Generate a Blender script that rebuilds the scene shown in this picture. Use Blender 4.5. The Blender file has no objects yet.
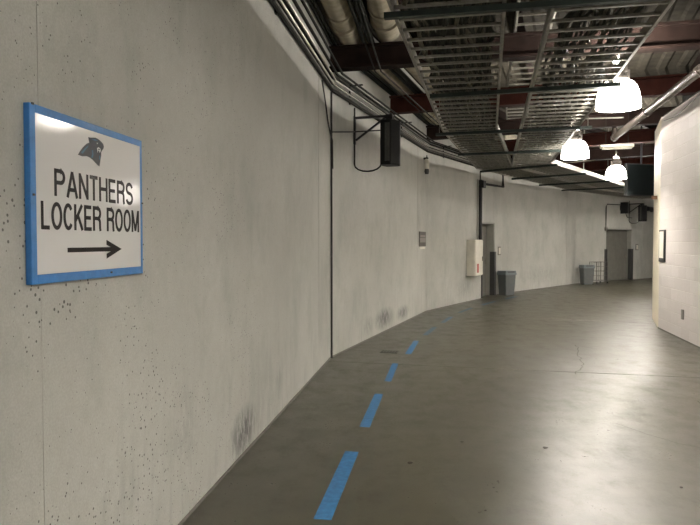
import bpy, bmesh, math, random
from mathutils import Vector, Matrix
random.seed(7)
S = bpy.context.scene
COL = S.collection
PI = math.pi

# ------------------------------------------------------------------ materials
def mat(name, col, rough=.6, metal=0., noise=0., nscale=8., bump=0., emis=None, estr=0., spec=.5, coat=0.):
    m = bpy.data.materials.new(name); m.use_nodes = True
    nt = m.node_tree; b = nt.nodes['Principled BSDF']
    b.inputs['Base Color'].default_value = (*col, 1)
    b.inputs['Roughness'].default_value = rough
    b.inputs['Metallic'].default_value = metal
    b.inputs['Specular IOR Level'].default_value = spec
    b.inputs['Coat Weight'].default_value = coat
    if noise or bump:
        tc = nt.nodes.new('ShaderNodeTexCoord')
        n = nt.nodes.new('ShaderNodeTexNoise'); n.inputs['Scale'].default_value = nscale; n.inputs['Detail'].default_value = 5
        nt.links.new(tc.outputs['Object'], n.inputs['Vector'])
        r = nt.nodes.new('ShaderNodeMapRange'); r.inputs[1].default_value = .3; r.inputs[2].default_value = .7
        r.inputs[3].default_value = 1 - noise; r.inputs[4].default_value = 1 + noise
        nt.links.new(n.outputs['Fac'], r.inputs[0])
        v = nt.nodes.new('ShaderNodeVectorMath'); v.operation = 'SCALE'; v.inputs[0].default_value = col
        nt.links.new(r.outputs[0], v.inputs['Scale']); nt.links.new(v.outputs[0], b.inputs['Base Color'])
        if bump:
            bp = nt.nodes.new('ShaderNodeBump'); bp.inputs['Strength'].default_value = bump; bp.inputs['Distance'].default_value = .01
            nt.links.new(n.outputs['Fac'], bp.inputs['Height']); nt.links.new(bp.outputs[0], b.inputs['Normal'])
    if emis:
        b.inputs['Emission Color'].default_value = (*emis, 1); b.inputs['Emission Strength'].default_value = estr
    return m

class NT:
    """tiny node-graph helper"""
    def __init__(s, m): s.nt = m.node_tree; s.b = s.nt.nodes['Principled BSDF']
    def n(s, t, **kw):
        x = s.nt.nodes.new(t)
        for k, v in kw.items():
            if k == 'ins':
                for i, val in v.items():
                    if hasattr(val, 'is_output'): s.nt.links.new(val, x.inputs[i])
                    else: x.inputs[i].default_value = val
            else: setattr(x, k, v)
        return x
    def math(s, op, a, b=0., c=0., clamp=False):
        return s.n('ShaderNodeMath', operation=op, use_clamp=clamp, ins={0: a, 1: b, 2: c}).outputs[0]
    def rng(s, v, a, b, c, d): return s.n('ShaderNodeMapRange', ins={0: v, 1: a, 2: b, 3: c, 4: d}).outputs[0]
    def noise(s, vec, sc, det=4, rough=.5): return s.n('ShaderNodeTexNoise', ins={'Vector': vec, 'Scale': sc, 'Detail': det, 'Roughness': rough}).outputs['Fac']
    def mix(s, f, a, b):
        x = s.n('ShaderNodeMix', data_type='RGBA'); 
        for k, val in ((0, f), (6, a), (7, b)):
            if hasattr(val, 'is_output'): s.nt.links.new(val, x.inputs[k])
            else: x.inputs[k].default_value = val
        return x.outputs[2]
    def link(s, o, i): s.nt.links.new(o, i)

def wall_material():
    m = mat('painted_concrete', (.5, .49, .43), .62); g = NT(m)
    P = g.n('ShaderNodeTexCoord').outputs['Object']
    xyz = g.n('ShaderNodeSeparateXYZ', ins={0: P}); z = xyz.outputs[2]; y = xyz.outputs[1]
    big = g.noise(P, .9, 5); fine = g.noise(P, 14, 6, .6); grain = g.noise(P, 120, 2)
    base = g.mix(g.rng(big, .3, .7, 0, 1), (.44, .44, .405, 1), (.55, .55, .51, 1))
    base = g.mix(g.rng(fine, .35, .75, 0, .35), base, (.40, .39, .34, 1))
    base = g.mix(g.rng(grain, .35, .65, 0, .30), base, (.30, .30, .26, 1))
    blot = g.noise(g.n('ShaderNodeVectorMath', operation='MULTIPLY', ins={0: P, 1: (1.4, 1.4, .8)}).outputs[0], 1.7, 8, .72)
    base = g.mix(g.rng(blot, .48, .70, 0, .5), base, (.29, .31, .27, 1))
    # vertical drag marks and grime low on the wall
    st = g.n('ShaderNodeVectorMath', operation='MULTIPLY', ins={0: P, 1: (7, 7, .9)}).outputs[0]
    sn = g.noise(st, 1.6, 5, .65)
    low = g.rng(z, .05, .95, 1, 0)
    base = g.mix(g.math('MULTIPLY', g.rng(sn, .52, .74, 0, .55), low, clamp=True), base, (.25, .25, .24, 1))
    # bug holes
    dens = g.noise(P, 1.7, 5, .7)
    near = g.rng(y, 2.6, 7.0, 1.0, .35)
    for sc, r in ((34, .21), (15, .105), (6, .03)):
        vo = g.n('ShaderNodeTexVoronoi', ins={'Vector': P, 'Scale': float(sc)}).outputs['Distance']
        th = g.math('MULTIPLY', g.math('MULTIPLY', g.rng(dens, .42, .60, .30, 1.0), near), r)
        hole = g.math('LESS_THAN', vo, th)
        base = g.mix(g.math('MULTIPLY', hole, .85), base, (.05, .045, .04, 1))
    # scuffs with a shape of their own
    smear = g.n('ShaderNodeVectorMath', operation='MULTIPLY', ins={0: P, 1: (16, 16, 5)}).outputs[0]
    sm = g.noise(smear, 1.5, 5, .7)
    for (cx, cy, cz, rx, rz, k) in ((-.84, 4.80, .17, .36, .20, 1.2), (-.70, 5.9, .32, .16, .2, .35), (-.99, 3.7, .55, .2, .3, .25), (.62, 11.4, .24, .65, .2, 1.2),
                                 (1.05, 12.65, .2, .5, .16, 1.), (.30, 10.45, .2, .3, .2, .5), (3.0, 17., .4, .8, .3, .35), (6.5, 22, .5, 1.6, .35, .3)):
        d = g.n('ShaderNodeVectorMath', operation='SUBTRACT', ins={0: P, 1: (cx, cy, cz)}).outputs[0]
        d = g.n('ShaderNodeVectorMath', operation='DIVIDE', ins={0: d, 1: (rx, rx, rz)}).outputs[0]
        l = g.n('ShaderNodeVectorMath', operation='LENGTH', ins={0: d}).outputs['Value']
        f = g.math('MULTIPLY', g.rng(l, .3, 1.1, 1, 0), g.math('MULTIPLY', g.rng(sm, .36, .56, 0, 1), k), clamp=True)
        base = g.mix(f, base, (.13, .13, .122, 1))
    g.link(base, g.b.inputs['Base Color'])
    bp = g.n('ShaderNodeBump', ins={'Strength': .35, 'Distance': .006, 'Height': g.math('ADD', fine, g.math('MULTIPLY', grain, .3))})
    g.link(bp.outputs[0], g.b.inputs['Normal'])
    return m

def floor_material():
    m = mat('sealed_concrete', (.13, .12, .1), .35); g = NT(m)
    P = g.n('ShaderNodeTexCoord').outputs['Object']
    big = g.noise(P, .55, 6, .6); mid = g.noise(P, 3.5, 6, .65); fine = g.noise(P, 45, 3, .6); grain = g.noise(P, 130, 3)
    base = g.mix(g.rng(big, .3, .7, 0, 1), (.040, .035, .020, 1), (.072, .063, .038, 1))
    base = g.mix(g.rng(mid, .45, .75, 0, .6), base, (.036, .031, .021, 1))
    base = g.mix(g.rng(fine, .4, .7, 0, .35), base, (.12, .11, .082, 1))
    base = g.mix(g.rng(grain, .42, .62, 0, .4), base, (.030, .034, .025, 1))
    sc = g.noise(g.n('ShaderNodeVectorMath', operation='MULTIPLY', ins={0: P, 1: (1.6, .9, 1)}).outputs[0], 2.2, 9, .75)
    base = g.mix(g.rng(sc, .62, .80, 0, .28), base, (.034, .03, .024, 1))
    g.link(base, g.b.inputs['Base Color'])
    ro = g.math('ADD', g.math('ADD', g.rng(mid, .3, .75, .24, .36), g.rng(sc, .5, .75, 0, .16)), g.rng(fine, .3, .7, 0, .10))
    g.link(ro, g.b.inputs['Roughness'])
    g.b.inputs['Specular IOR Level'].default_value = .62
    bp = g.n('ShaderNodeBump', ins={'Strength': .3, 'Distance': .0008, 'Height': g.math('ADD', g.math('MULTIPLY', mid, .6), fine)})
    g.link(bp.outputs[0], g.b.inputs['Normal'])
    return m

def block_material():
    m = mat('painted_block', (.62, .58, .53), .45); g = NT(m)
    uv = g.n('ShaderNodeTexCoord').outputs['UV']; P = g.n('ShaderNodeTexCoord').outputs['Object']
    br = g.n('ShaderNodeTexBrick', offset=.5, ins={'Vector': uv, 'Scale': 1., 'Mortar Size': .006, 'Mortar Smooth': .4, 'Brick Width': .4, 'Row Height': .2,
             'Color1': (.61, .565, .54, 1), 'Color2': (.68, .635, .61, 1), 'Mortar': (.60, .56, .51, 1)})
    n = g.noise(P, 30, 5, .6)
    g.link(g.mix(g.rng(n, .4, .75, 0, .25), br.outputs['Color'], (.45, .42, .38, 1)), g.b.inputs['Base Color'])
    h = g.math('SUBTRACT', g.math('MULTIPLY', n, .25), br.outputs['Fac'])
    bp = g.n('ShaderNodeBump', ins={'Strength': .6, 'Distance': .006, 'Height': h}); g.link(bp.outputs[0], g.b.inputs['Normal'])
    return m

M = dict(
    wall=wall_material(), floor=floor_material(), block=block_material(),
    deck=mat('fireproofed_deck', (.062, .055, .042), .9, spec=.1, noise=.35, nscale=6, bump=.4),
    plain=mat('plain_concrete', (.36, .35, .31), .8, noise=.15, nscale=3, bump=.2),
    jamb=mat('door_paint', (.155, .15, .13), .5, noise=.12, nscale=5),
    frame_paint=mat('door_frame_paint', (.30, .30, .265), .5, noise=.05),
    joint=mat('dark_joint_sealant', (.16, .15, .13), .9),  # dark sealant along the wall bases
    black=mat('black_rubber', (.012, .012, .012), .55),
    blackm=mat('black_metal', (.02, .02, .022), .4, metal=.3),
    blacks=mat('black_speaker_shell', (.010, .010, .010), .6, spec=.2),
    greys=mat('speaker_grille', (.05, .05, .045), .5, noise=.3, nscale=60),
    beam=mat('red_oxide_steel', (.042, .013, .009), .8, spec=.12, noise=.35, nscale=5, bump=.15),
    beamd=mat('dark_oxide_steel', (.016, .009, .007), .8, spec=.12, noise=.35, nscale=5, bump=.15),
    strut=mat('green_grey_strut', (.026, .036, .031), .55, metal=.4, noise=.25),
    galv=mat('galvanised_steel', (.28, .27, .235), .5, metal=.6, noise=.2, nscale=20),
    galvb=mat('bright_galvanised_steel', (.45, .43, .38), .35, metal=.85, noise=.15, nscale=20),
    cond=mat('dull_conduit', (.11, .105, .09), .5, metal=.5, noise=.3),
    condd=mat('dark_conduit', (.018, .018, .014), .75, spec=.2, noise=.3),
    cable=mat('grey_green_cable', (.022, .024, .018), .7, spec=.2, noise=.5, nscale=9),
    cablel=mat('pale_cable', (.09, .085, .06), .7, spec=.2, noise=.5, nscale=9),
    pipe=mat('pipe_insulation', (.42, .375, .28), .75, noise=.22, nscale=7, bump=.3),
    pipeb=mat('steel_pipe', (.12, .10, .085), .42, metal=.5, noise=.2, nscale=14),
    shade=mat('lamp_shade_glow', (.9, .88, .84), .3, emis=(1., .95, .87), estr=7.),
    bulb=mat('lamp_bulb_glow', (1, 1, 1), .3, emis=(1., .94, .86), estr=600.),
    upfill=mat('added_uplight_glow', (1, 1, 1), .3, emis=(1., .94, .86), estr=800.),
    tube=mat('added_cool_tube_glow', (1, 1, 1), .3, emis=(.72, .86, 1.), estr=9.),
    lampm=mat('lamp_housing_metal', (.22, .20, .18), .4, metal=.6, noise=.15),
    white=mat('white_enamel', (.72, .69, .60), .4, noise=.06),
    whites=mat('sign_board_white', (.70, .70, .69), .10, noise=.02, nscale=3, spec=.22),
    tapeb=mat('blue_frame_tape', (.035, .19, .50), .42, noise=.10, nscale=25, bump=.25),
    floorb=mat('blue_floor_tape', (.025, .13, .29), .55, noise=.28, nscale=22),
    floorb2=mat('worn_blue_floor_tape', (.075, .15, .22), .5, noise=.45, nscale=14),
    ink=mat('black_ink', (.012, .009, .008), .35, spec=.08),
    navy=mat('logo_dark_navy', (.008, .012, .022), .35, spec=.1),
    lblue=mat('logo_blue', (.05, .14, .22), .15),
    bin=mat('grey_bin_plastic', (.115, .124, .12), .5, noise=.08),
    binlid=mat('blue_grey_lid_plastic', (.17, .20, .21), .5, noise=.06),
    wire=mat('wire_grey', (.16, .15, .14), .45, metal=.6),
    guard=mat('dark_guard_steel', (.05, .05, .048), .45, metal=.3),
    plaque=mat('dark_plaque', (.10, .085, .07), .5), plaq2=mat('plaque_print', (.28, .25, .22), .5),
    red=mat('red_marking', (.40, .05, .04), .5),
    screen=mat('black_screen', (.004, .0055, .0055), .9, spec=.03),
    strip=mat('pilaster_paint', (.72, .65, .50), .5, noise=.06, nscale=6),
    wood=mat('brown_block', (.20, .11, .06), .6, noise=.2),
    drain=mat('dark_drain_iron', (.03, .027, .022), .6, noise=.3),
    crack=mat('crack_dirt', (.035, .03, .024), .9),
    tint=mat('switch_grey', (.20, .19, .17), .5),
)

# ------------------------------------------------------------------ mesh builder
class MB:
    def __init__(s): s.v = []; s.f = []; s.mi = []; s.uv = {}
    def add(s, vs, fs, mi=0):
        k = len(s.v); s.v += [Vector(p) for p in vs]
        for f in fs: s.f.append([i + k for i in f]); s.mi.append(mi)
        return s
    def box(s, c, size, rot=None, mi=0):
        hx, hy, hz = (a / 2 for a in size); R = rot if rot is not None else Matrix.Identity(3)
        vs = [Vector(c) + R @ Vector((x * hx, y * hy, z * hz)) for z in (-1, 1) for y in (-1, 1) for x in (-1, 1)]
        return s.add(vs, [(0, 2, 3, 1), (4, 5, 7, 6), (0, 1, 5, 4), (2, 6, 7, 3), (0, 4, 6, 2), (1, 3, 7, 5)], mi)
    def prism(s, poly, z0, z1, mi=0):
        n = len(poly)
        vs = [(p[0], p[1], z0) for p in poly] + [(p[0], p[1], z1) for p in poly]
        fs = [tuple(range(n - 1, -1, -1)), tuple(range(n, 2 * n))] + [(i, (i + 1) % n, n + (i + 1) % n, n + i) for i in range(n)]
        return s.add(vs, fs, mi)
    def hull8(s, a, b, mi=0):
        """a, b: two quads (4 points each) joined into a solid"""
        return s.add(list(a) + list(b), [(3, 2, 1, 0), (4, 5, 6, 7), (0, 1, 5, 4), (1, 2, 6, 5), (2, 3, 7, 6), (3, 0, 4, 7)], mi)
    def sweep(s, prof, pts, closed=True, mi=0, cap=True):
        """prof: list of (side, up) offsets; pts: path. mitred, up = world z unless vertical"""
        pts = [Vector(p) for p in pts]; n = len(prof); rings = []
        for i, p in enumerate(pts):
            d0 = (p - pts[i - 1]).normalized() if i else None
            d1 = (pts[i + 1] - p).normalized() if i < len(pts) - 1 else None
            d = ((d0 or d1) + (d1 or d0)); d = d.normalized() if d.length > 1e-6 else d1
            ref = d0 or d1
            k = 1 / max(.35, d.dot(ref))
            up = Vector((0, 0, 1)) if abs(d.z) < .9 else Vector((0, 1, 0))
            side = d.cross(up).normalized(); u2 = side.cross(d).normalized()
            rings.append([p + side * a * (k if abs(d.z) < .9 else 1) + u2 * b for a, b in prof])
        k0 = len(s.v); vs = [q for r in rings for q in r]; fs = []
        for i in range(len(pts) - 1):
            for j in range(n if closed else n - 1):
                a = i * n + j; b = i * n + (j + 1) % n
                fs.append((a, b, b + n, a + n))
        if cap and closed: fs += [tuple(range(n - 1, -1, -1)), tuple(range((len(pts) - 1) * n, len(pts) * n))]
        return s.add(vs, fs, mi)
    def tube(s, pts, r, n=8, mi=0):
        return s.sweep([(r * math.cos(2 * PI * j / n), r * math.sin(2 * PI * j / n)) for j in range(n)], pts, True, mi)
    def lathe(s, prof, c=(0, 0, 0), n=24, mi=0, axis='z'):
        vs = []; m = len(prof)
        for i in range(n):
            a = 2 * PI * i / n
            for r, z in prof:
                q = (r * math.cos(a), r * math.sin(a), z)
                if axis == 'y': q = (q[0], q[2], q[1])
                vs.append(Vector(q) + Vector(c))
        fs = []
        for i in range(n):
            for j in range(m - 1):
                a = i * m + j; b = ((i + 1) % n) * m + j
                fs.append((a, b, b + 1, a + 1))
        return s.add(vs, fs, mi)
    def build(s, name, mats, parent=None, local=False, bevel=0., smooth=False, origin=None, uvf=None):
        if not isinstance(mats, (list, tuple)): mats = [mats]
        if parent is not None and not local:
            off = Vector((0, 0, 0)); q = parent
            while q is not None: off += q.location; q = q.parent
        elif parent is None and origin is None and not local:
            xs = [v.x for v in s.v]; ys = [v.y for v in s.v]; zs = [v.z for v in s.v]
            off = Vector(((min(xs) + max(xs)) / 2, (min(ys) + max(ys)) / 2, min(zs)))
        else: off = Vector(origin) if origin is not None else Vector((0, 0, 0))
        me = bpy.data.meshes.new(name)
        me.from_pydata([tuple(v - off) for v in s.v], [], s.f)
        for m in mats: me.materials.append(m)
        for p, k in zip(me.polygons, s.mi): p.material_index = k; p.use_smooth = smooth
        if uvf:
            ul = me.uv_layers.new(name='UVMap')
            for p in me.polygons:
                for li in p.loop_indices: ul.data[li].uv = uvf(s.v[me.loops[li].vertex_index])
        bm = bmesh.new(); bm.from_mesh(me); bmesh.ops.recalc_face_normals(bm, faces=bm.faces); bm.to_mesh(me); bm.free()
        me.update()
        o = bpy.data.objects.new(name, me); COL.objects.link(o)
        o.parent = parent
        if parent is None: o.location = off
        if bevel:
            b = o.modifiers.new('bevel', 'BEVEL'); b.width = bevel; b.segments = 2; b.limit_method = 'ANGLE'
        if smooth and not bevel:
            e = o.modifiers.new('es', 'EDGE_SPLIT'); e.split_angle = math.radians(40)
        return o

def tag(o, label, cat, group=None, kind=None):
    o['label'] = label; o['category'] = cat
    if group: o['group'] = group
    if kind: o['kind'] = kind
    return o
def struct(o): o['kind'] = 'structure'; return o
def thing(name, label, cat, loc=(0, 0, 0), rz=0., group=None):
    o = bpy.data.objects.new(name, None); COL.objects.link(o); o.empty_display_size = .1
    o.location = loc; o.rotation_euler = (0, 0, rz); return tag(o, label, cat, group)
def dup(root, loc, rz, label):
    r = root.copy(); COL.objects.link(r); r.location = loc; r.rotation_euler = (0, 0, rz); r['label'] = label
    for ch in list(root.children):
        c = ch.copy(); COL.objects.link(c); c.parent = r
        for g in list(ch.children):
            d = g.copy(); COL.objects.link(d); d.parent = c
    return r

# ------------------------------------------------------------------ plan: the curving outer wall, ~6.5 m straight panels
V = [Vector(p) for p in ((.27, -9.55), (-.98, -3.65), (-1.156, 2.10), (-.27, 8.79), (1.75, 14.7), (4.7, 19.75), (8.58, 24.36), (13.3, 28.2), (18.5, 31.2), (24.1, 33.2))]
def seg(i):
    a, b = V[i], V[i + 1]; u = (b - a).normalized(); return a, u, Vector((u.y, -u.x)), (b - a).length
def W(i, s, d=0., z=0.):
    """point on panel i: s along it, d out from it into the corridor"""
    a, u, n, L = seg(i); p = a + u * s + n * d; return Vector((p.x, p.y, z))
def J(i, d, z=0.):
    """mitred point at joint i"""
    n0 = seg(max(i - 1, 0))[2]; n1 = seg(min(i, len(V) - 2))[2]
    m = (n0 + n1).normalized(); p = V[i] + m * (d / m.dot(n1)); return Vector((p.x, p.y, z))
def path(d, z, i0=1, i1=None):
    i1 = len(V) - 1 if i1 is None else i1
    return [J(i, d, z) for i in range(i0, i1 + 1)]
def ang(i): u = seg(i)[1]; return math.atan2(u.y, u.x)     # heading of panel i
TOP = 5.0

# outer wall ------------------------------------------------------
mb = MB(); TH = .3; DOORS = {4: (3.86, 5.08, 2.17), 6: (2.22, 4.30, 2.14)}
def wp(i, s, d, L, z):
    if s <= 1e-6: return J(i, d, z)
    if s >= L - 1e-6: return J(i + 1, d, z)
    return W(i, s, d, z)
def slab(i, s0, s1, z0, z1, d0=-TH, d1=0.):
    L = seg(i)[3]
    q = lambda z: [wp(i, s0, d0, L, z), wp(i, s1, d0, L, z), wp(i, s1, d1, L, z), wp(i, s0, d1, L, z)]
    mb.hull8(q(z0), q(z1))
G = .014
for i in range(len(V) - 1):
    L = seg(i)[3]; sm = L - .88
    spans = [(0, sm - G / 2), (sm + G / 2, L)] if i != 2 else [(0, .2275), (.2305, sm - G / 2), (sm + G / 2, L)]
    if i in DOORS:
        a, b, h = DOORS[i]
        slab(i, 0, a, 0, TOP, d1=-.02); slab(i, b, L, 0, TOP, d1=-.02); slab(i, a, b, h, TOP, d1=-.02)
        for s0, s1 in spans:
            cuts = [(s0, min(s1, a)), (max(s0, b), s1)]
            for c0, c1 in cuts:
                if c1 - c0 > .01: slab(i, c0, c1, 0, TOP, -.02, 0)
            c0, c1 = max(s0, a), min(s1, b)
            if c1 > c0: slab(i, c0, c1, h, TOP, -.02, 0)
    else:
        slab(i, 0, L, 0, TOP, d1=-.02)
        for s0, s1 in spans: slab(i, s0, s1, 0, TOP, -.02, 0)
struct(mb.build('wall_left', M['wall'], origin=(0, 0, 0)))
# dark sealant line where the wall meets the floor
mb = MB(); runs = [(path(.003, .008, 1, 4) + [W(4, DOORS[4][0], .003, .008)]), ([W(4, DOORS[4][1], .003, .008)] + path(.003, .008, 5, 6) + [W(6, DOORS[6][0], .003, .008)]), ([W(6, DOORS[6][1], .003, .008)] + path(.003, .008, 7, 9))]
for r in runs: mb.sweep([(-.006, -.008), (.006, -.008), (.006, .010), (-.006, .010)], r)
struct(mb.build('baseboard_left', M['joint'], origin=(0, 0, 0)))

# inner block wall ---------------------------------------------------
IN = [Vector(p) for p in ((5.2, -9.5), (4.28, -5.0), (4.12, -.2), (4.44, 5.5), (5.724, 11.84), (6.361, 13.436), (9.3, 17.9), (12.9, 21.8), (17.2, 24.9), (22.0, 27.0))]
def in_off(pts, t):
    out = []
    for i, p in enumerate(pts):
        d0 = (p - pts[i - 1]).normalized() if i else None; d1 = (pts[i + 1] - p).normalized() if i < len(pts) - 1 else None
        n0 = Vector(((d0 or d1).y, -(d0 or d1).x)); n1 = Vector(((d1 or d0).y, -(d1 or d0).x)); m = (n0 + n1).normalized()
        out.append(p + m * (t / m.dot(n1)))
    return out
IB = in_off(IN, .25)
arc = [0]
for i in range(len(IN) - 1): arc.append(arc[-1] + (IN[i + 1] - IN[i]).length)
def uv_in(v):
    best = None
    for i in range(len(IN) - 1):
        a, b = IN[i], IN[i + 1]; u = (b - a); L = u.length; u.normalize(); w = Vector((v.x, v.y)) - a; s = max(0, min(L, w.dot(u))); dd = (w - u * s).length
        if best is None or dd < best[0] - 1e-5: best = (dd, arc[i] + s)
    return (best[1], v.z)
mb = MB()
for i in range(len(IN) - 1):
    if i == 4: continue
    a, b, c, d = IN[i], IN[i + 1], IB[i + 1], IB[i]
    q = lambda z: [(a.x, a.y, z), (b.x, b.y, z), (c.x, c.y, z), (d.x, d.y, z)]
    mb.hull8(q(0), q(3.88))
struct(mb.build('wall_right', M['block'], origin=(0, 0, 0), uvf=uv_in))
mb = MB(); a, b, c, d = IN[4], IN[5], IB[5], IB[4]
mb.hull8([(p.x, p.y, 0) for p in (a, b, c, d)], [(p.x, p.y, 3.9) for p in (a, b, c, d)])
struct(mb.build('trim_1', M['strip'], origin=(0, 0, 0)))
mb = MB(); ib = in_off(IN, -.004)
mb.sweep([(-.006, -.008), (.006, -.008), (.006, .012), (-.006, .012)], [(p.x, p.y, .008) for p in ib[1:5]])
struct(mb.build('baseboard_right', M['joint'], origin=(0, 0, 0)))
# far side behind the block wall, and both ends of the corridor
far = in_off(IN, 2.6); far2 = in_off(IN, 2.9); mb = MB()
for i in range(len(IN) - 1):
    mb.hull8([(p.x, p.y, 0) for p in (far[i], far[i + 1], far2[i + 1], far2[i])], [(p.x, p.y, TOP) for p in (far[i], far[i + 1], far2[i + 1], far2[i])])
struct(mb.build('wall_far_right', M['plain'], origin=(0, 0, 0)))
def cross(name, p, q, t):
    d = (q - p).normalized(); n = Vector((-d.y, d.x)) * t; mb = MB()
    mb.prism([p, q, q + n, p + n], 0, TOP); struct(mb.build(name, M['plain'], origin=(0, 0, 0)))
cross('wall_back', V[0] - Vector((.3, -.06)), far2[0], -.3)
cross('wall_front', V[-1] + Vector((-.1, .28)), far2[-1], .3)

# floor: slabs with thin control joints --------------------------------
outer = [J(i, -TH) for i in range(len(V))]
inner = [Vector((p.x, p.y, 0)) for p in far2]
mb = MB()
def rad(i, s, d): return W(i, s, d)
cutlines = []
for i in range(1, len(V) - 1):
    cutlines.append((J(i, -TH), J(i, 9.2), i))
def sl(a, b, g): 
    """shift line a->b sideways"""
    n = (b - a).normalized(); n = Vector((-n.y, n.x, 0)); return a + n * g, b + n * g
lines = [(J(0, -TH) + Vector((0, -.5, 0)), J(0, 8) + Vector((0, -.5, 0)))] + [(a + (seg(i)[1].to_3d() * -.25), b + (seg(i)[1].to_3d() * -.25)) for a, b, i in cutlines] + [(J(len(V) - 1, -TH), J(len(V) - 1, 9.2))]
for k in range(len(lines) - 1):
    a0, a1 = sl(*lines[k], .007); b0, b1 = sl(*lines[k + 1], -.007)
    pts = [a0, a1, b1, b0]
    mb.prism([(p.x, p.y) for p in pts], -.06, 0, 0)
    # dark bottom of the joint
for a, b in lines[1:-1]:
    p0, p1 = sl(a, b, .012); q0, q1 = sl(a, b, -.012)
    mb.prism([(p.x, p.y) for p in (p0, p1, q1, q0)], -.07, -.006, 1)
# crack and stains in the slab
def ribbon(pts, w):
    for i in range(len(pts) - 1):
        a = Vector((*pts[i], 0)); b = Vector((*pts[i + 1], 0)); n = (b - a).normalized(); n = Vector((-n.y, n.x, 0)) * w / 2
        mb.add([p + Vector((0, 0, .0006)) for p in (a - n, b - n, b + n, a + n)], [(0, 1, 2, 3)], 1)
def jag(pts, w, k=5):
    out = [pts[0]]
    for a, b in zip(pts, pts[1:]):
        for j in range(1, k + 1): out.append((a[0] + (b[0] - a[0]) * j / k + random.uniform(-.03, .03), a[1] + (b[1] - a[1]) * j / k + random.uniform(-.03, .03)))
    ribbon(out, w)
jag([(3.497, 9.901), (3.409, 9.44), (3.188, 8.94), (3.108, 8.491), (2.948, 8.084), (2.717, 7.714)], .013)
jag([(2.9, 4.6), (2.6, 4.2), (2.45, 3.75)], .004)
jag([(2.9, 4.95), (3.1, 4.85), (3.3, 4.7)], .012)
jag([(3.0, 5.3), (3.25, 5.22), (3.35, 5.1)], .016)
jag([(2.75, 4.6), (3.05, 4.45)], .010)
jag([(2.35, 5.6), (2.6, 5.1), (2.75, 4.9)], .004)
jag([(3.5, 6.4), (3.42, 5.95)], .006)
struct(mb.build('floor', [M['floor'], M['crack']], origin=(0, 0, 0)))

# ceiling: ribbed metal deck ------------------------------------------
mb = MB(); prof = []
x = -.3
while x < 8.6:
    prof += [(x, 0), (x + .10, 0), (x + .15, .035), (x + .30, .035), (x + .35, 0)]; x += .36
prof += [(x, 0), (x, .2), (-.3, .2)]
rings = []; n = len(prof)
for i in range(len(V)):
    rings += [J(i, d, TOP + z) for d, z in prof]
fs = []
for i in range(len(V) - 1):
    for j in range(n):
        a = i * n + j; b = i * n + (j + 1) % n; fs.append((a, b, b + n, a + n))
mb.add(rings, fs); struct(mb.build('ceiling', M['deck'], origin=(0, 0, 0)))

# ------------------------------------------------------------------ beams across the ceiling, purlins between them
def ibeam(p, q, z0, z1, w):
    t = .03; h = z1 - z0; m = MB()
    prof = [(-w / 2, 0), (w / 2, 0), (w / 2, t), (t / 2, t), (t / 2, h - t), (w / 2, h - t), (w / 2, h), (-w / 2, h), (-w / 2, h - t), (-t / 2, h - t), (-t / 2, t), (-w / 2, t)]
    return m.sweep(prof, [(p.x, p.y, z0), (q.x, q.y, z0)])
BEAMS = []
order = ['nearest the camera, passing over the first high-bay lamp side', 'second away from the camera', 'third away from the camera', 'fourth away from the camera', 'fifth away from the camera', 'sixth away from the camera', 'seventh away from the camera']
bi = 0
for (i, s, mt) in ((1, 3.0, 'beamd'), (1, 5.98, 'beamd'), (2, 3.2, 'beamd'), (2, 6.75, 'beamd'), (3, 3.1, 'beam'), (3, 6.24, 'beamd'), (4, 2.9, 'beam'), (4, 5.84, 'beamd'), (5, 3.0, 'beam'), (5, 6.0, 'beamd'), (6, 3.0, 'beam'), (6, 6.05, 'beamd')):
    L = seg(i)[3]
    p, q = (W(i, s, .004), W(i, s, 8.)) if s < L - .1 else (J(i + 1, .004), J(i + 1, 8.))
    BEAMS.append((p, q))
    o = ibeam(p, q, 3.93, 4.23, .2).build('steel_beam', M[mt])
    nm = {3: 'dark oxide-red steel beam crossing the ceiling at the wall corner with the black vertical cable', 4: 'red steel beam crossing the ceiling just beyond the nearest lit lamp',
          5: 'dark steel beam crossing the ceiling between the first and second lit lamps', 6: 'reddish steel beam crossing the ceiling above the second lit lamp', 7: 'dark steel beam crossing over the white wall cabinet',
          8: 'reddish steel beam near the third lit lamp and the hanging screen', 9: 'farthest dark steel beam before the second doorway', 2: 'steel beam overhead crossing above the near end of the wide cable tray'}.get(bi, 'steel ceiling beam outside the picture, %s' % ('behind the camera' if bi < 2 else 'around the far bend'))
    tag(o, nm, 'beam', 'steel beams across the ceiling'); bi += 1
# purlins: light steel angles running with the corridor, above the beams
k = 0
for d, lab in ((.9, 'purlin running along the deck nearest the left wall'), (2.4, 'purlin running along the deck above the left cable tray'), (3.9, 'purlin running along the deck above the row of lamps'), (5.3, 'purlin running along the deck above the block wall')):
    m = MB(); m.sweep([(-.05, 0), (.05, 0), (.05, .02), (.01, .02), (.01, .22), (-.01, .22), (-.01, .02), (-.05, .02)], path(d, 4.76, 1, 8))
    tag(m.build('roof_purlin', M['beamd']), 'dark steel ' + lab, 'purlin', 'roof purlins')

# cross bracing seen at the upper right
for (a, b, lab) in (((3.55, 6.2, 4.72), (5.4, 7.9, 4.72), 'dark diagonal roof brace near the upper right corner of the picture'), ((5.4, 6.4, 4.70), (3.7, 8.3, 4.70), 'dark diagonal roof brace crossing another one at the upper right')):
    m = MB().sweep([(-.03, -.03), (.03, -.03), (.03, .03), (-.03, .03)], [a, b]); tag(m.build('roof_brace', M['beamd']), lab, 'brace')

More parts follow.
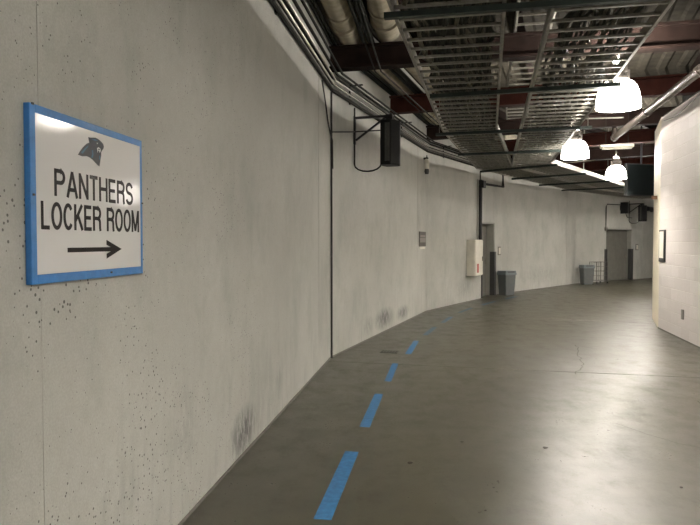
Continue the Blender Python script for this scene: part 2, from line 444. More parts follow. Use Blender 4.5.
# ------------------------------------------------------------------ insulated pipes above the conduits
def big_pipe(pts, r, lab):
    t = thing('insulated_pipe', lab, 'pipe', tuple(Vector(pts[0])), group='insulated pipes under the deck')
    MB().tube(pts, r, 20).build('pipe_run', M['pipe'], t, smooth=True)
    for i in range(len(pts)):
        a = Vector(pts[i])
        for sgn in ((-1, 1) if 0 < i < len(pts) - 1 else ()):
            d = (Vector(pts[i + sgn]) - a).normalized()
            MB().tube([a + d * .50, a + d * .60], r + .032, 20).build('coupling', M['pipe'], t, smooth=True)
            MB().tube([a + d * .95, a + d * 1.0], r + .02, 20).build('coupling', M['pipe'], t, smooth=True)
    return t
big_pipe(path(.27, 4.39, 1, 8), .155, 'thick beige insulated pipe running along the ceiling nearest the left wall')
big_pipe(path(.80, 4.40, 1, 8), .165, 'thick beige insulated pipe running parallel, second from the left wall')

# conduits clipped along the top of the outer wall
CON = [(.030, 3.665, .024, 'condd', 'dark conduit, lowest of the bundle along the top of the left wall'), (.022, 3.712, .016, 'cond', 'dull grey conduit second from the bottom along the left wall top'),
       (.055, 3.738, .012, 'galvb', 'thin bright steel conduit in the middle of the bundle on the left wall'), (.022, 3.765, .018, 'condd', 'dark conduit behind the bright ones along the left wall top'),
       (.085, 3.790, .011, 'galvb', 'outer bright steel conduit along the top of the left wall'), (.035, 3.84, .022, 'condd', 'dark conduit, uppermost of the bundle on the left wall'),
       (.10, 3.87, .018, 'condd', 'dark conduit hung just under the beams, nearest the left wall'), (.17, 3.88, .016, 'condd', 'dark conduit hung just under the beams beside the first insulated pipe'),
       (.62, 3.88, .010, 'condd', 'dark conduit hung between the two insulated pipes'), (.70, 3.88, .012, 'condd', 'dark conduit hung between the insulated pipes, farther out'),
       (.035, 4.27, .024, 'condd', 'dark conduit above the beams in the angle of wall and deck'), (.088, 4.27, .020, 'condd', 'dark conduit above the beams, left of the first insulated pipe'),
       (.47, 4.27, .026, 'condd', 'dark conduit above the beams, right of the first insulated pipe'), (.54, 4.27, .026, 'condd', 'dark conduit above the beams, midway between the insulated pipes'), (.60, 4.26, .018, 'condd', 'dark conduit above the beams, left of the second insulated pipe')]
for d, z, r, mt, lab in CON:
    tag(MB().tube(path(d, z, 1, 8), r, 8).build('conduit', M[mt], smooth=True), lab, 'conduit', 'conduits along the left wall')
for i, s in ((2, 1.2), (2, 3.7), (3, .8), (3, 3.9), (4, 1.0), (4, 3.6), (5, 1.), (5, 4.), (6, 1.)):
    a = W(i, s, 0); R = Matrix.Rotation(ang(i), 3, 'Z')
    m = MB(); m.box(W(i, s, .008, 3.76), (.04, .014, .26), R); m.box(W(i, s, .11, 3.907), (.04, .20, .012), R)
    tag(m.build('conduit_bracket', M['condd']), 'small steel bracket clamping the conduits to the wall top', 'bracket', 'conduit brackets')

# ------------------------------------------------------------------ ladder cable trays
def ofs(pts, d):
    P = [Vector((p[0], p[1])) for p in pts]; return [Vector((q.x, q.y, pts[0][2])) for q in in_off(P, d)]
def tray(name, pts, width, step, lab, rungm, railm, dense, group, rail_h=.11, cab=True):
    t = thing(name, lab, 'cable tray', tuple(pts[0]), group=group)
    z = pts[0][2]
    for sd in (-1, 1):
        m = MB(); e = ofs(pts, sd * width / 2)
        m.sweep([(-.014, 0), (.014, 0), (.014, rail_h), (-.014, rail_h)], [(p.x, p.y, z) for p in e]); m.build('side_rail', M[railm], t)
    P = [Vector(p) for p in pts]; acc = step / 2; first = None; cnt = 0
    for a, b in zip(P, P[1:]):
        L = (b - a).length; u = (b - a).normalized(); rz = math.atan2(u.y, u.x)
        while acc < L and cnt < 140 and (a + u * acc).y < 40:
            p = a + u * acc
            if p.y < 3.0: acc += step; continue
            if first is None:
                m = MB().box((0, 0, .018), (.034, width - .03, .022)); first = m.build('rung', M[rungm], t, local=True); o = first
            else:
                o = first.copy(); COL.objects.link(o)
            o.location = p - t.location; o.rotation_euler = (0, 0, rz); acc += step; cnt += 1
        acc -= L
    if cab:
        m = MB(); n = dense
        for j in range(n):
            base = (j + .5) / n * (width - .24) - (width - .24) / 2
            run = []; zz = random.uniform(.040, .075); 
            for a, b in zip(P, P[1:]):
                L = (b - a).length; u = (b - a).normalized(); nn = Vector((u.y, -u.x, 0)); k = max(2, int(L / .45))
                for q in range(k):
                    run.append(a + u * (L * q / k) + nn * (base + random.uniform(-.07, .07)) + Vector((0, 0, zz + random.uniform(-.008, .012))))
            m.tube(run, random.choice((.010, .013, .016, .022)), 5, mi=0 if random.random() < .78 else 1)
        tag(m.build('cable_bundle', [M['cable'], M['cablel']], smooth=True), 'loose mass of dark cables lying in the %s' % group, 'cables', kind='stuff')
    return t
# widths 0.9 m, hung at z = 3.4
TA = [(-.45, -8.0, 3.40), (-.52, -3.6, 3.40), (-.42, -.6, 3.40), (.755, 5.0, 3.40), (1.93, 10.4, 3.40), (3.5, 15.6, 3.40), (8.1, 22.35, 3.40), (12.6, 26.7, 3.40)]
TB = [(.85, -8.0, 3.40), (.62, -3.6, 3.40), (.85, -.4, 3.40), (2.01, 5.0, 3.40), (3.12, 10.0, 3.40), (4.2, 14.9, 3.40), (9.0, 21.7, 3.40), (13.4, 25.6, 3.40)]
TC = [(.85, 1.4, 4.24), (1.62, 5.0, 4.24), (2.35, 8.4, 4.24), (3.05, 11.7, 4.24), (4.0, 15.5, 4.24)]
tray('cable_tray', TA, .85, .275, 'wide steel ladder cable tray full of dark cables, nearest the left wall', 'galv', 'galv', 60, 'left ladder tray')
tray('cable_tray', TB, .86, .26, 'wide steel ladder cable tray beside the row of high-bay lamps', 'galv', 'galv', 27, 'right ladder tray')
tray('cable_tray', TC, .42, .34, 'narrow ladder cable tray hung higher between the two wide trays', 'galvb', 'galv', 6, 'narrow upper tray', cab=False)
# a third wide tray stacked higher, hidden above: sheet-metal cable covers give the dark backing
# trapeze struts under the trays with hanger rods
def trapeze(p, q, lab, z=3.355):
    p = Vector((*p, z)); q = Vector((*q, z)); t = thing('trapeze_hanger', lab, 'hanger', tuple(p), group='trapeze hangers under the trays')
    MB().sweep([(-.028, -.045), (.028, -.045), (.028, 0), (-.028, 0)], [p + Vector((0, 0, .045 - .001)), q + Vector((0, 0, .045 - .001))]).build('strut', M['strut'], t)
    d = (q - p).normalized()
    for a in (p + d * .06, q - d * .06):
        MB().tube([a, Vector((a.x, a.y, TOP + .02))], .007, 6).build('hanger_rod', M['galv'], t)
    return t
def tp(a, b, f): return (a[0] + (b[0] - a[0]) * f, a[1] + (b[1] - a[1]) * f)
trapeze((.05, 2.45), (2.15, 2.05), 'dark strut hanging under the cable trays above the top of the picture')
trapeze((.27, 5.1), (2.58, 4.62), 'dark green strut under both wide cable trays, nearest the camera')
trapeze((.98, 7.88), (3.05, 7.27), 'dark green strut under both wide cable trays, second from the camera')
trapeze((1.42, 10.65), (3.75, 9.98), 'dark green strut under the cable trays, third from the camera')
trapeze((2.2, 13.08), (4.35, 12.46), 'dark green strut under the cable trays, fourth from the camera')
for k, f in enumerate((.04, .32, .62, .92)):
    a = tp(TA[5], TA[6], f); b = tp(TB[5], TB[6], f); d = (Vector(b) - Vector(a)).normalized()
    a = Vector(a) - d * .54; b = Vector(b) + d * .54
    trapeze((a.x, a.y), (b.x, b.y), 'dark strut under the far cable trays, %s past the white wall cabinet' % ('first', 'second', 'third', 'fourth')[k])

# ------------------------------------------------------------------ high-bay lamps
def lamp(loc, lab):
    t = thing('high_bay_lamp', lab, 'lamp', loc, group='high-bay lamps along the corridor')
    sh = [(.315, 0), (.314, .05), (.306, .13), (.288, .21), (.258, .28), (.21, .335), (.14, .37), (.09, .375), (.085, .366), (.135, .36), (.203, .325), (.25, .27), (.279, .2), (.297, .12), (.305, .05), (.305, 0), (.315, 0)]
    sh = [(r * .79, z * .88) for r, z in sh]
    MB().lathe(sh, n=32).build('lamp_shade', M['shade'], t, local=True, smooth=True)
    MB().lathe([(0, .10), (.05, .12), (.07, .17), (.055, .24), (.03, .30), (.03, .34), (0, .34)], n=16).build('bulb', M['bulb'], t, local=True, smooth=True)
    h = MB().lathe([(0, .32), (.085, .32), (.095, .35), (.08, .40), (0, .40)], n=20); h.build('collar', M['lampm'], t, local=True, smooth=True)
    MB().lathe([(0, .51), (.055, .51), (.055, .545), (0, .545)], n=16).build('added_uplight', M['upfill'], t, local=True, smooth=True)  # added glow on the housing, lights the upper wall over the trays
    MB().box((0, 0, .46), (.17, .13, .10)).box((0, .08, .44), (.08, .03, .06)).build('ballast_box', M['lampm'], t, local=True, bevel=.012)
    MB().box((0, 0, .385), (.24, .03, .04)).box((-.11, 0, .40), (.03, .05, .09)).box((.11, 0, .40), (.03, .05, .09)).build('bracket', M['lampm'], t, local=True)
    MB().tube([(0, 0, .54), (0, 0, TOP + .02 - loc[2])], .012, 8).build('hanger_rod', M['condd'], t, local=True)
    return t
l0 = lamp((3.14, 7.55, 3.165), 'lit white high-bay lamp hanging nearest the camera, largest of the glowing ones')
for loc, lab in (((4.20, 12.0, 3.165), 'lit high-bay lamp, second from the camera, at the end of the right cable tray'), ((6.60, 15.95, 3.165), 'lit high-bay lamp, third and smallest, left of the hanging black screen'),
                 ((2.55, 2.7, 3.165), 'lit high-bay lamp just outside the right edge of the picture'), ((2.3, -2.2, 3.165), 'lit high-bay lamp hanging just behind the camera'),
                 ((2.6, -7.0, 3.165), 'lit high-bay lamp hanging far behind the camera'), ((9.15, 20.0, 3.165), 'lit high-bay lamp hidden behind the block wall bend'), ((12.6, 23.0, 3.165), 'lit high-bay lamp at the hidden far end of the corridor')):
    dup(l0, loc, 0, lab)

# fluorescent fixtures
def fluoro(loc, rz, L, mt, lab, cat='light fixture'):
    t = thing('strip_light', lab, cat, loc, rz)
    MB().box((0, 0, .05), (L, .16, .06)).build('housing', M['white'], t, local=True, bevel=.008)
    MB().tube([(-L / 2 + .03, 0, .005), (L / 2 - .03, 0, .005)], .018, 8).build('tube', M[mt], t, local=True, smooth=True)
    for x in (-L / 2 + .1, L / 2 - .1): MB().tube([(x, 0, .08), (x, 0, TOP + .02 - loc[2])], .006, 6).build('hanger_rod', M['condd'], t, local=True)
    return t
fluoro((5.35, 12.9, 3.47), -.22, .62, 'white', 'short white strip fixture under the steel pipe near the block wall corner')
fluoro((.16, -1.6, 3.0), PI / 2 - .02, 2.4, 'tube', 'added cool strip light, unseen behind the camera, cooling the left wall')  # added unseen light, gives the near left wall its cool tone
fluoro((4.05, 6.6, 4.55), -.2, 1.25, 'white', 'pale strip fixture under the deck at the upper right corner')

# steel pipe along the block wall ------------------------------------------------
t = thing('steel_pipe', 'large bright steel pipe slanting overhead along the block wall', 'pipe', (3.55, 1.0, 3.74))
pp = [Vector((3.35, 1.0, 3.74)), Vector((3.85, 5.5, 3.74)), Vector((5.42, 13.2, 3.74))]
MB().tube(pp, .06, 16).build('pipe_run', M['pipeb'], t, smooth=True)
dd = (pp[2] - pp[1]).normalized()
for f in (.0, 2.6, 5.2): MB().tube([pp[2] - dd * (f + .10), pp[2] - dd * f + dd * .02], .075, 16).build('coupling', M['pipeb'], t, smooth=True)
MB().tube([pp[2], pp[2] + Vector((.0, .02, .0)), pp[2] + Vector((.02, .05, TOP + .02 - 3.74))], .04, 12).build('riser', M['pipeb'], t, smooth=True)
m = MB().tube([(4.55, 8.2, 3.93), (4.9, 8.9, 3.70), (5.35, 10.6, 3.66), (5.70, 11.7, 3.80), (5.86, 12.05, 3.90)], .008, 6)
tag(m.build('hanging_cable', M['cond'], smooth=True), 'thin grey cable sagging in an arc over the block wall top', 'cable')
m = MB().tube([(5.05, 11.9, 3.90), (4.55, 13.1, 4.1), (4.3, 14.1, 3.97)], .014, 6)
tag(m.build('hanging_cable', M['galvb'], smooth=True), 'thin pale conduit slanting between the second lamp and the steel pipe', 'conduit')
# dark duct behind the block wall top
m = MB(); ip = in_off(IN, .75)
m.sweep([(-.25, 0), (.25, 0), (.25, .35), (-.25, .35)], [(p.x, p.y, 4.24) for p in ip[2:8]]); tag(m.build('duct', M['condd']), 'dark rectangular duct above and behind the block wall', 'duct')
m = MB(); ip = in_off(IN, .125)
m.sweep([(-.09, 0), (.09, 0), (.09, .05), (-.09, .05)], [(p.x, p.y, 3.88) for p in ip[2:5]]); struct(m.build('trim_2', M['condd'], origin=(0, 0, 0)))

# ------------------------------------------------------------------ things on the outer wall
# speaker on a wall bracket
def speaker(loc, rz, lab):
    """local x = out from wall, y = along wall"""
    t = thing('wall_speaker', lab, 'speaker', loc, rz, 'black speakers on wall brackets')
    b = MB(); b.box((.010, 0, .55), (.02, .07, .42)); b.box((.28, 0, .735), (.56, .035, .035))
    b.sweep([(-.014, -.014), (.014, -.014), (.014, .014), (-.014, .014)], [(.03, 0, .40), (.50, 0, .72)])
    b.build('bracket', M['blackm'], t, local=True)
    s = MB(); s.prism([(.46, -.17), (.62, -.17), (.71, .02), (.68, .17), (.46, .17), (.42, .0)], 0, .66)
    s.build('cabinet', M['blacks'], t, local=True, bevel=.015)
    g = MB(); g.add([(.53, -.176, .05), (.60, -.176, .05), (.60, -.176, .61), (.53, -.176, .61), (.53, -.165, .05), (.60, -.165, .05), (.60, -.165, .61), (.53, -.165, .61)], [(0, 1, 2, 3), (7, 6, 5, 4), (0, 4, 5, 1), (2, 6, 7, 3), (1, 5, 6, 2), (0, 3, 7, 4)])
    g.build('back_plate', M['greys'], t, local=True)
    MB().box((.56, 0, .70), (.10, .12, .10)).build('yoke', M['blackm'], t, local=True)
    c = MB(); pts = []
    for k in range(9):
        a = PI * k / 8; pts.append((.23 - .21 * math.cos(a), -.04, .03 - .11 * math.sin(a)))
    pts = [(.02, -.04, .88), (.02, -.04, .4)] + pts + [(.50, -.06, .10)]
    c.tube(pts, .013, 6).build('cable', M['black'], t, local=True, smooth=True)
    return t
a3 = seg(3); sp_s = 1.0
nrm = ang(3) - PI / 2
sp = speaker(tuple(W(3, 1.03, 0, 2.74)), nrm, 'black speaker on a triangular bracket high on the left wall beyond the black cable')
n6 = ang(6) - PI / 2
dup(sp, tuple(W(6, 4.05, 0, 2.45)), n6, 'far black speaker on its bracket high above the second doorway')
# black corner cable and horizontal link
m = MB().tube([J(3, .018, 0.0), J(3, .016, 1.2) + Vector((.004, 0, 0)), J(3, .018, 2.4), J(3, .018, 3.64)], .013, 6)
tag(m.build('wall_cable', M['black'], smooth=True), 'black cable running down the wall corner from ceiling to floor', 'cable')
a = W(2, seg(2)[3] - .75, .02, 3.62)
m = MB().tube([a, a + Vector((.03, .1, -.2)), W(2, seg(2)[3] - .25, .02, 3.14), J(3, .03, 2.98), J(3, .034, 2.6)], .010, 6)
tag(m.build('wall_cable', M['black'], smooth=True), 'short slack black cable joining the long corner cable near its top', 'cable')
m = MB().tube([J(3, .03, 3.10), W(3, .98, .03, 3.26), W(3, .98, .46, 3.26)], .010, 6)
tag(m.build('wall_conduit', M['black'], smooth=True), 'thin black horizontal cable from the corner to the near speaker', 'cable')

# small white wall fixture below the conduits at the next joint
p = W(3, 5.95, 0, 3.12); t = thing('wall_camera', 'small white fixture with dark base hanging below the conduits above the plaque', 'fixture', tuple(p), n6 if False else ang(3) - PI / 2)
MB().box((.05, 0, .35), (.10, .06, .04)).tube([(.07, 0, .33), (.07, 0, .42)], .012).build('bracket', M['condd'], t, local=True)
MB().lathe([(0, .12), (.05, .12), (.058, .2), (.058, .30), (.03, .34), (0, .34)], c=(.07, 0, 0), n=16).build('housing', M['white'], t, local=True, smooth=True)
MB().lathe([(0, 0), (.04, 0), (.055, .06), (.045, .115), (0, .115)], c=(.07, 0, 0), n=16).build('base', M['guard'], t, local=True, smooth=True)

# plaque between the joints
L3 = seg(3)[3]; c = W(3, L3 - .44, .008, 0); R = Matrix.Rotation(ang(3), 3, 'Z')
t = thing('wall_plaque', 'dark brown plaque on the left wall between two wall joints', 'plaque', (c.x, c.y, 1.50))
MB().box((c.x, c.y, 1.665), (.66, .016, .33), R).build('board', M['plaque'], t)
n = seg(3)[2].to_3d()
MB().box(Vector((c.x, c.y, 1.73)) + n * .009, (.50, .004, .05), R).box(Vector((c.x, c.y, 1.64)) + n * .009, (.56, .004, .10), R).build('print', M['plaq2'], t)
m = MB().box(W(3, L3 - .42, .004, 1.47), (.56, .008, .055), R); tag(m.build('label_strip', M['white']), 'white paper strip stuck under the dark wall plaque', 'label')

# cabinet
R4 = Matrix.Rotation(ang(4), 3, 'Z')
t = thing('wall_cabinet', 'white steel cabinet mounted on the left wall before the first doorway', 'cabinet', tuple(W(4, 2.97, .12, .70)))
MB().box(W(4, 2.97, .118, 1.18), (.62, .235, .96), R4).build('body', M['white'], t, bevel=.012)
dr = MB().box(W(4, 2.97, .243, 1.18), (.58, .016, .92), R4).build('door', M['white'], t, bevel=.004)
MB().box(W(4, 3.2, .262, 1.15), (.03, .022, .12), R4).build('handle', M['galv'], dr)
MB().box(W(4, 2.86, .253, .90), (.12, .004, .24), R4).build('red_marking', M['red'], dr)['label'] = 'small red marking'
# pipe down to the cabinet with elbow
t = thing('drop_pipe', 'black vertical pipe dropping to the white cabinet beside the first doorway', 'pipe', tuple(W(4, 3.55, .06, 1.66)))
MB().tube([W(4, 3.60, .06, 1.3), W(4, 3.60, .06, 3.32)], .05, 12).build('riser', M['black'], t, smooth=True)
MB().tube([W(4, 3.42, .04, 1.6), W(4, 3.42, .04, 3.32)], .02, 8).build('side_pipe', M['frame_paint'], t, smooth=True)
MB().tube([W(4, 3.60, .06, 3.28), W(4, 3.8, .10, 3.22), W(4, 4.75, .34, 3.20), W(4, 4.75, .34, 3.6)], .035, 10).build('elbow', M['black'], t, smooth=True)
MB().box(W(4, 3.66, .09, 3.20), (.22, .14, .2), R4).build('valve', M['blackm'], t, bevel=.01)
MB().tube([W(4, 3.6, .05, 3.3), W(4, 3.6, .05, 3.54)], .02, 8).build('upper_pipe', M['cond'], t, smooth=True)

# doors (recessed) with jamb guards
def door(name, i, R, dep, leaf=1):
    a, b, h = DOORS[i]; w = b - a
    t = bpy.data.objects.new(name, None); COL.objects.link(t); t.location = W(i, (a + b) / 2, -dep, 0); struct(t)
    f = MB()
    f.box(W(i, a + .02, -dep / 2 - .02, h / 2), (.04, dep, h), R).box(W(i, b - .02, -dep / 2 - .02, h / 2), (.04, dep, h), R).box(W(i, (a + b) / 2, -dep / 2 - .02, h - .02), (w, dep, .04), R)
    f.build('door_frame', M['frame_paint'], t)
    for k in range(leaf):
        lw = (w - .09) / leaf; c = a + .045 + lw * (k + .5)
        d = MB().box(W(i, c, -dep + .03, h / 2 - .018), (lw - .01, .045, h - .05), R).build('door_leaf', M['jamb'], t, bevel=.004)
        hs = (lw / 2 - .1) * (1 if k == 0 else -1)
        MB().box(W(i, c + hs, -dep + .07, 1.02), (.03, .03, .18), R).build('door_handle', M['galv'], d)
    for s in (a + .055, b - .055):
        MB().box(W(i, s if s < (a + b) / 2 else s, -.05, .66), (.05, .14, 1.30), R).build('corner_guard', M['guard'], t)
    return t
R6 = Matrix.Rotation(ang(6), 3, 'Z')
# backing volume behind the openings
for i, nme in ((4, 'wall_recess_near'), (6, 'wall_recess_far')):
    a, b, h = DOORS[i]; R = R4 if i == 4 else R6
    m = MB().box(W(i, (a + b) / 2, -TH - .04, h / 2 + .05), (b - a + .3, .06, h + .2), R); struct(m.build(nme, M['plain']))
door('door_1', 4, R4, .28); door('door_2', 6, R6, .24, 1)
for i, s in ((4, DOORS[4][1] + .06), (6, DOORS[6][1] + .06), (6, DOORS[6][0] - .06)):
    R = R4 if i == 4 else R6
    m = MB().box(W(i, s, .006, .66), (.12, .012, 1.30), R)
    tag(m.build('corner_guard', M['guard']), {0: 'dark steel guard plate right of the first doorway', 1: 'dark steel guard plate on the right side of the far doorway', 2: 'dark steel guard plate on the left side of the far doorway'}[0 if i == 4 else (1 if s > 3 else 2)], 'guard plate')

# switch plates
def switch(i, s, z, w, h, lab, cat='switch'):
    R = Matrix.Rotation(ang(i), 3, 'Z'); t = thing('switch_plate', lab, cat, tuple(W(i, s, .0, z - h / 2)))
    MB().box(W(i, s, .012, z), (w, .024, h), R).build('frame', M['tint'], t)
    MB().box(W(i, s, .026, z), (w * .66, .006, h * .72), R).build('plate', M['white'], t)
switch(4, 5.50, 1.33, .24, .26, 'small framed plate on the wall right of the first doorway')
switch(6, DOORS[6][1] + .42, 1.38, .20, .26, 'small framed plate on the wall right of the far doorway')
# conduit and box over far door
m = MB().tube([W(6, 2.14, .03, 2.14), W(6, 2.14, .03, 3.02), W(6, 2.24, .03, 3.12), W(6, 3.7, .03, 3.13)], .016, 8)
tag(m.build('wall_conduit', M['condd'], smooth=True), 'thin dark conduit rising from the far doorway and turning right', 'conduit')
m = MB().box(W(6, 2.14, .04, 2.12), (.12, .08, .14), R6); tag(m.build('junction_box', M['tint'], bevel=.006), 'small box at the upper left corner of the far doorway', 'box')
m = MB().tube([W(6, 5.0, .30, 3.02), W(6, 5.9, .30, 3.0), W(6, 5.9, .02, 3.0)], .10, 10); tag(m.build('dark_pipe', M['blackm'], smooth=True), 'thick dark pipe beside the far black speaker', 'pipe')
m = MB()
m.box(W(6, 3.35, .16, 3.0), (.10, .30, .46), R6).box(W(6, 3.35, .02, 3.0), (.16, .04, .2), R6).tube([W(6, 3.35, .2, 2.8), W(6, 3.5, .2, 2.62), W(6, 3.9, .2, 2.60)], .012)
tag(m.build('wall_bracket', M['blackm']), 'black bracket with a looped wire above the far doorway', 'bracket')

# bins
def bin_(loc, rz, lab, w=.46, dp=.36, h=.74):
    t = thing('trash_bin', lab, 'trash can', loc, rz, 'grey rectangular trash cans along the wall')
    q = lambda k, z: [(-w / 2 * k, -dp / 2 * k, z), (w / 2 * k, -dp / 2 * k, z), (w / 2 * k, dp / 2 * k, z), (-w / 2 * k, dp / 2 * k, z)]
    m = MB(); m.hull8(q(.80, 0), q(.96, h * .86)); m.build('body', M['bin'], t, local=True, bevel=.02)
    m = MB(); m.hull8(q(1.03, h * .83), q(1.03, h * .90)); m.hull8(q(1.0, h * .90), q(.96, h)); m.build('lid', M['binlid'], t, local=True, bevel=.012)
    MB().box((0, -dp / 2 * .965, h * .95), (w * .62, .02, h * .07)).build('lid_flap', M['bin'], t, local=True)
    return t
b0 = bin_((4.71, 19.22, 0), ang(4) - .45, 'grey trash can standing beside the first doorway')
dup(b0, (8.93, 24.12, 0), ang(6) - .5, 'grey trash can next to the wire cart by the far doorway')
# wire cart
t = thing('wire_cart', 'wire cage cart between the far trash can and the far doorway', 'cart', (9.62, 24.74, 0), ang(6) - .25)
w, dp, h = .56, .36, .84
m = MB()
for x in (-w / 2, w / 2):
    for y in (-dp / 2, dp / 2): m.tube([(x, y, .07), (x, y, h)], .013, 6)
m.build('posts', M['wire'], t, local=True)
m = MB()
for y in (-dp / 2, dp / 2):
    for z in (.12, .30, .48, .66, .83): m.tube([(-w / 2, y, z), (w / 2, y, z)], .008, 6)
    for k in range(1, 5): m.tube([(-w / 2 + w * k / 5, y, .12), (-w / 2 + w * k / 5, y, .83)], .006, 6)
for x in (-w / 2, w / 2):
    for z in (.12, .48, .83): m.tube([(x, -dp / 2, z), (x, dp / 2, z)], .008, 6)
m.build('wire_panel', M['wire'], t, local=True)
MB().box((0, 0, .115), (w, dp, .012)).build('shelf', M['wire'], t, local=True)
for x in (-w / 2, w / 2):
    for y in (-dp / 2, dp / 2): MB().lathe([(0, -.015), (.035, -.015), (.035, .015), (0, .015)], c=(x, y, .035), n=12, axis='y').build('caster', M['black'], t, local=True)

# hanging screen
t = thing('hanging_screen', 'black flat screen hanging from the ceiling behind the block wall corner', 'screen', (7.66, 16.75, 2.75), .30)
MB().box((0, 0, .46), (1.15, .09, .84)).build('housing', M['blacks'], t, local=True, bevel=.01)
MB().box((0, -.047, .46), (1.08, .006, .77)).build('display', M['screen'], t, local=True)
MB().box((0, .08, .42), (.3, .08, .3)).tube([(0, .1, .5), (0, .1, TOP + .02 - 2.72)], .025).build('mount', M['blackm'], t, local=True)

# things on the block wall
def IW(i, s, d, z):
    a, b = IN[i], IN[i + 1]; u = (b - a).normalized(); n = Vector((-u.y, u.x)); p = a + u * s + n * d; return Vector((p.x, p.y, z))
Ri = Matrix.Rotation(math.atan2((IN[4] - IN[3]).y, (IN[4] - IN[3]).x), 3, 'Z'); Li = (IN[4] - IN[3]).length
t = thing('framed_notice', 'narrow black framed notice on the block wall by its corner', 'notice', tuple(IW(3, Li - .5, 0, 1.24)))
MB().box(IW(3, Li - .24, .015, 1.53), (.36, .03, .58), Ri).build('frame', M['black'], t, bevel=.006)
MB().box(IW(3, Li - .24, .031, 1.55), (.26, .006, .48), Ri).build('paper', M['white'], t)
m = MB().box(IW(3, Li - 1.47, .012, .42), (.09, .024, .16), Ri); tag(m.build('wall_outlet', M['tint'], bevel=.004), 'small grey outlet low on the painted block wall', 'outlet')
p = IW(4, .75, .05, 2.47)
m = MB().box(p, (.1, .1, .07), Ri); tag(m.build('wall_peg', M['wood'], bevel=.005), 'small brown block on the pale wall end near the screen', 'peg')

# drain and debris on the floor, tape dashes
t = thing('floor_drain', 'small dark rectangular drain cover in the floor left of the blue tape', 'drain', (.575, 9.27, 0), -.25)
MB().box((0, 0, .003), (.25, .20, .006)).build('frame', M['guard'], t, local=True)
m = MB()
for k in range(6): m.box((-.1 + k * .04, 0, .007), (.018, .15, .004))
m.build('grate', M['drain'], t, local=True)
for (x, y, r, lab) in ((1.515, 4.925, .022, 'small black speck of debris in the middle of the floor'), (.896, 5.074, .014, 'tiny dark speck of debris between the tape and the middle'), (.435, 4.587, .02, 'small dark speck on the floor right of the nearest tape dash'), (2.16, 4.12, .012, 'tiny dark speck on the shiny floor at lower right')):
    m = MB(); k = 7; m.prism([(x + r * random.uniform(.6, 1.1) * math.cos(2 * PI * j / k), y + r * random.uniform(.6, 1.1) * math.sin(2 * PI * j / k)) for j in range(k)], 0, .005)
    tag(m.build('debris', M['crack']), lab, 'debris')
DASH = [((-.16, 3.642), (.015, 4.842), .105), ((.125, 5.49), (.305, 6.693), .09), ((.433, 7.307), (.596, 8.372), .08), ((.829, 9.101), (1.074, 10.303), .085), ((1.29, 10.95), (1.60, 12.0), .09), ((1.83, 12.65), (2.17, 13.65), .09),
        ((2.47, 14.45), (2.95, 15.5), .09), ((3.35, 16.2), (3.9, 17.2), .09), ((4.35, 17.9), (4.9, 18.75), .09)]
words = ['closest to the camera and longest in view', 'second from the camera', 'third from the camera', 'fourth from the camera, just right of the drain', 'fifth from the camera', 'sixth from the camera', 'seventh from the camera, worn and faint', 'eighth from the camera, worn and faint', 'farthest and faintest, before the first doorway']
for k, (a, b, w) in enumerate(DASH):
    a = Vector(a); b = Vector(b); u = (b - a).normalized(); n = Vector((-u.y, u.x)) * w / 2; m = MB()
    poly = [a - n, b - n + u * random.uniform(-.02, .02), b + n + u * random.uniform(-.02, .02), a + n]
    m.prism([(p.x, p.y) for p in poly], 0, .0012)
    tag(m.build('floor_tape', M['floorb'] if k < 4 else M['floorb2']), 'blue floor tape dash, ' + words[k], 'floor tape', 'blue tape dashes along the floor')

# ------------------------------------------------------------------ the sign (local: x along the wall from the joint, y out, z up)
a, u, n, L = seg(2)
sg = thing('wall_sign', 'white sign with blue taped border directing to a locker room', 'sign', (a.x + u.x * .158, a.y + u.y * .158, 1.449), math.atan2(u.y, u.x)); sg.scale = (.977, 1, .962)
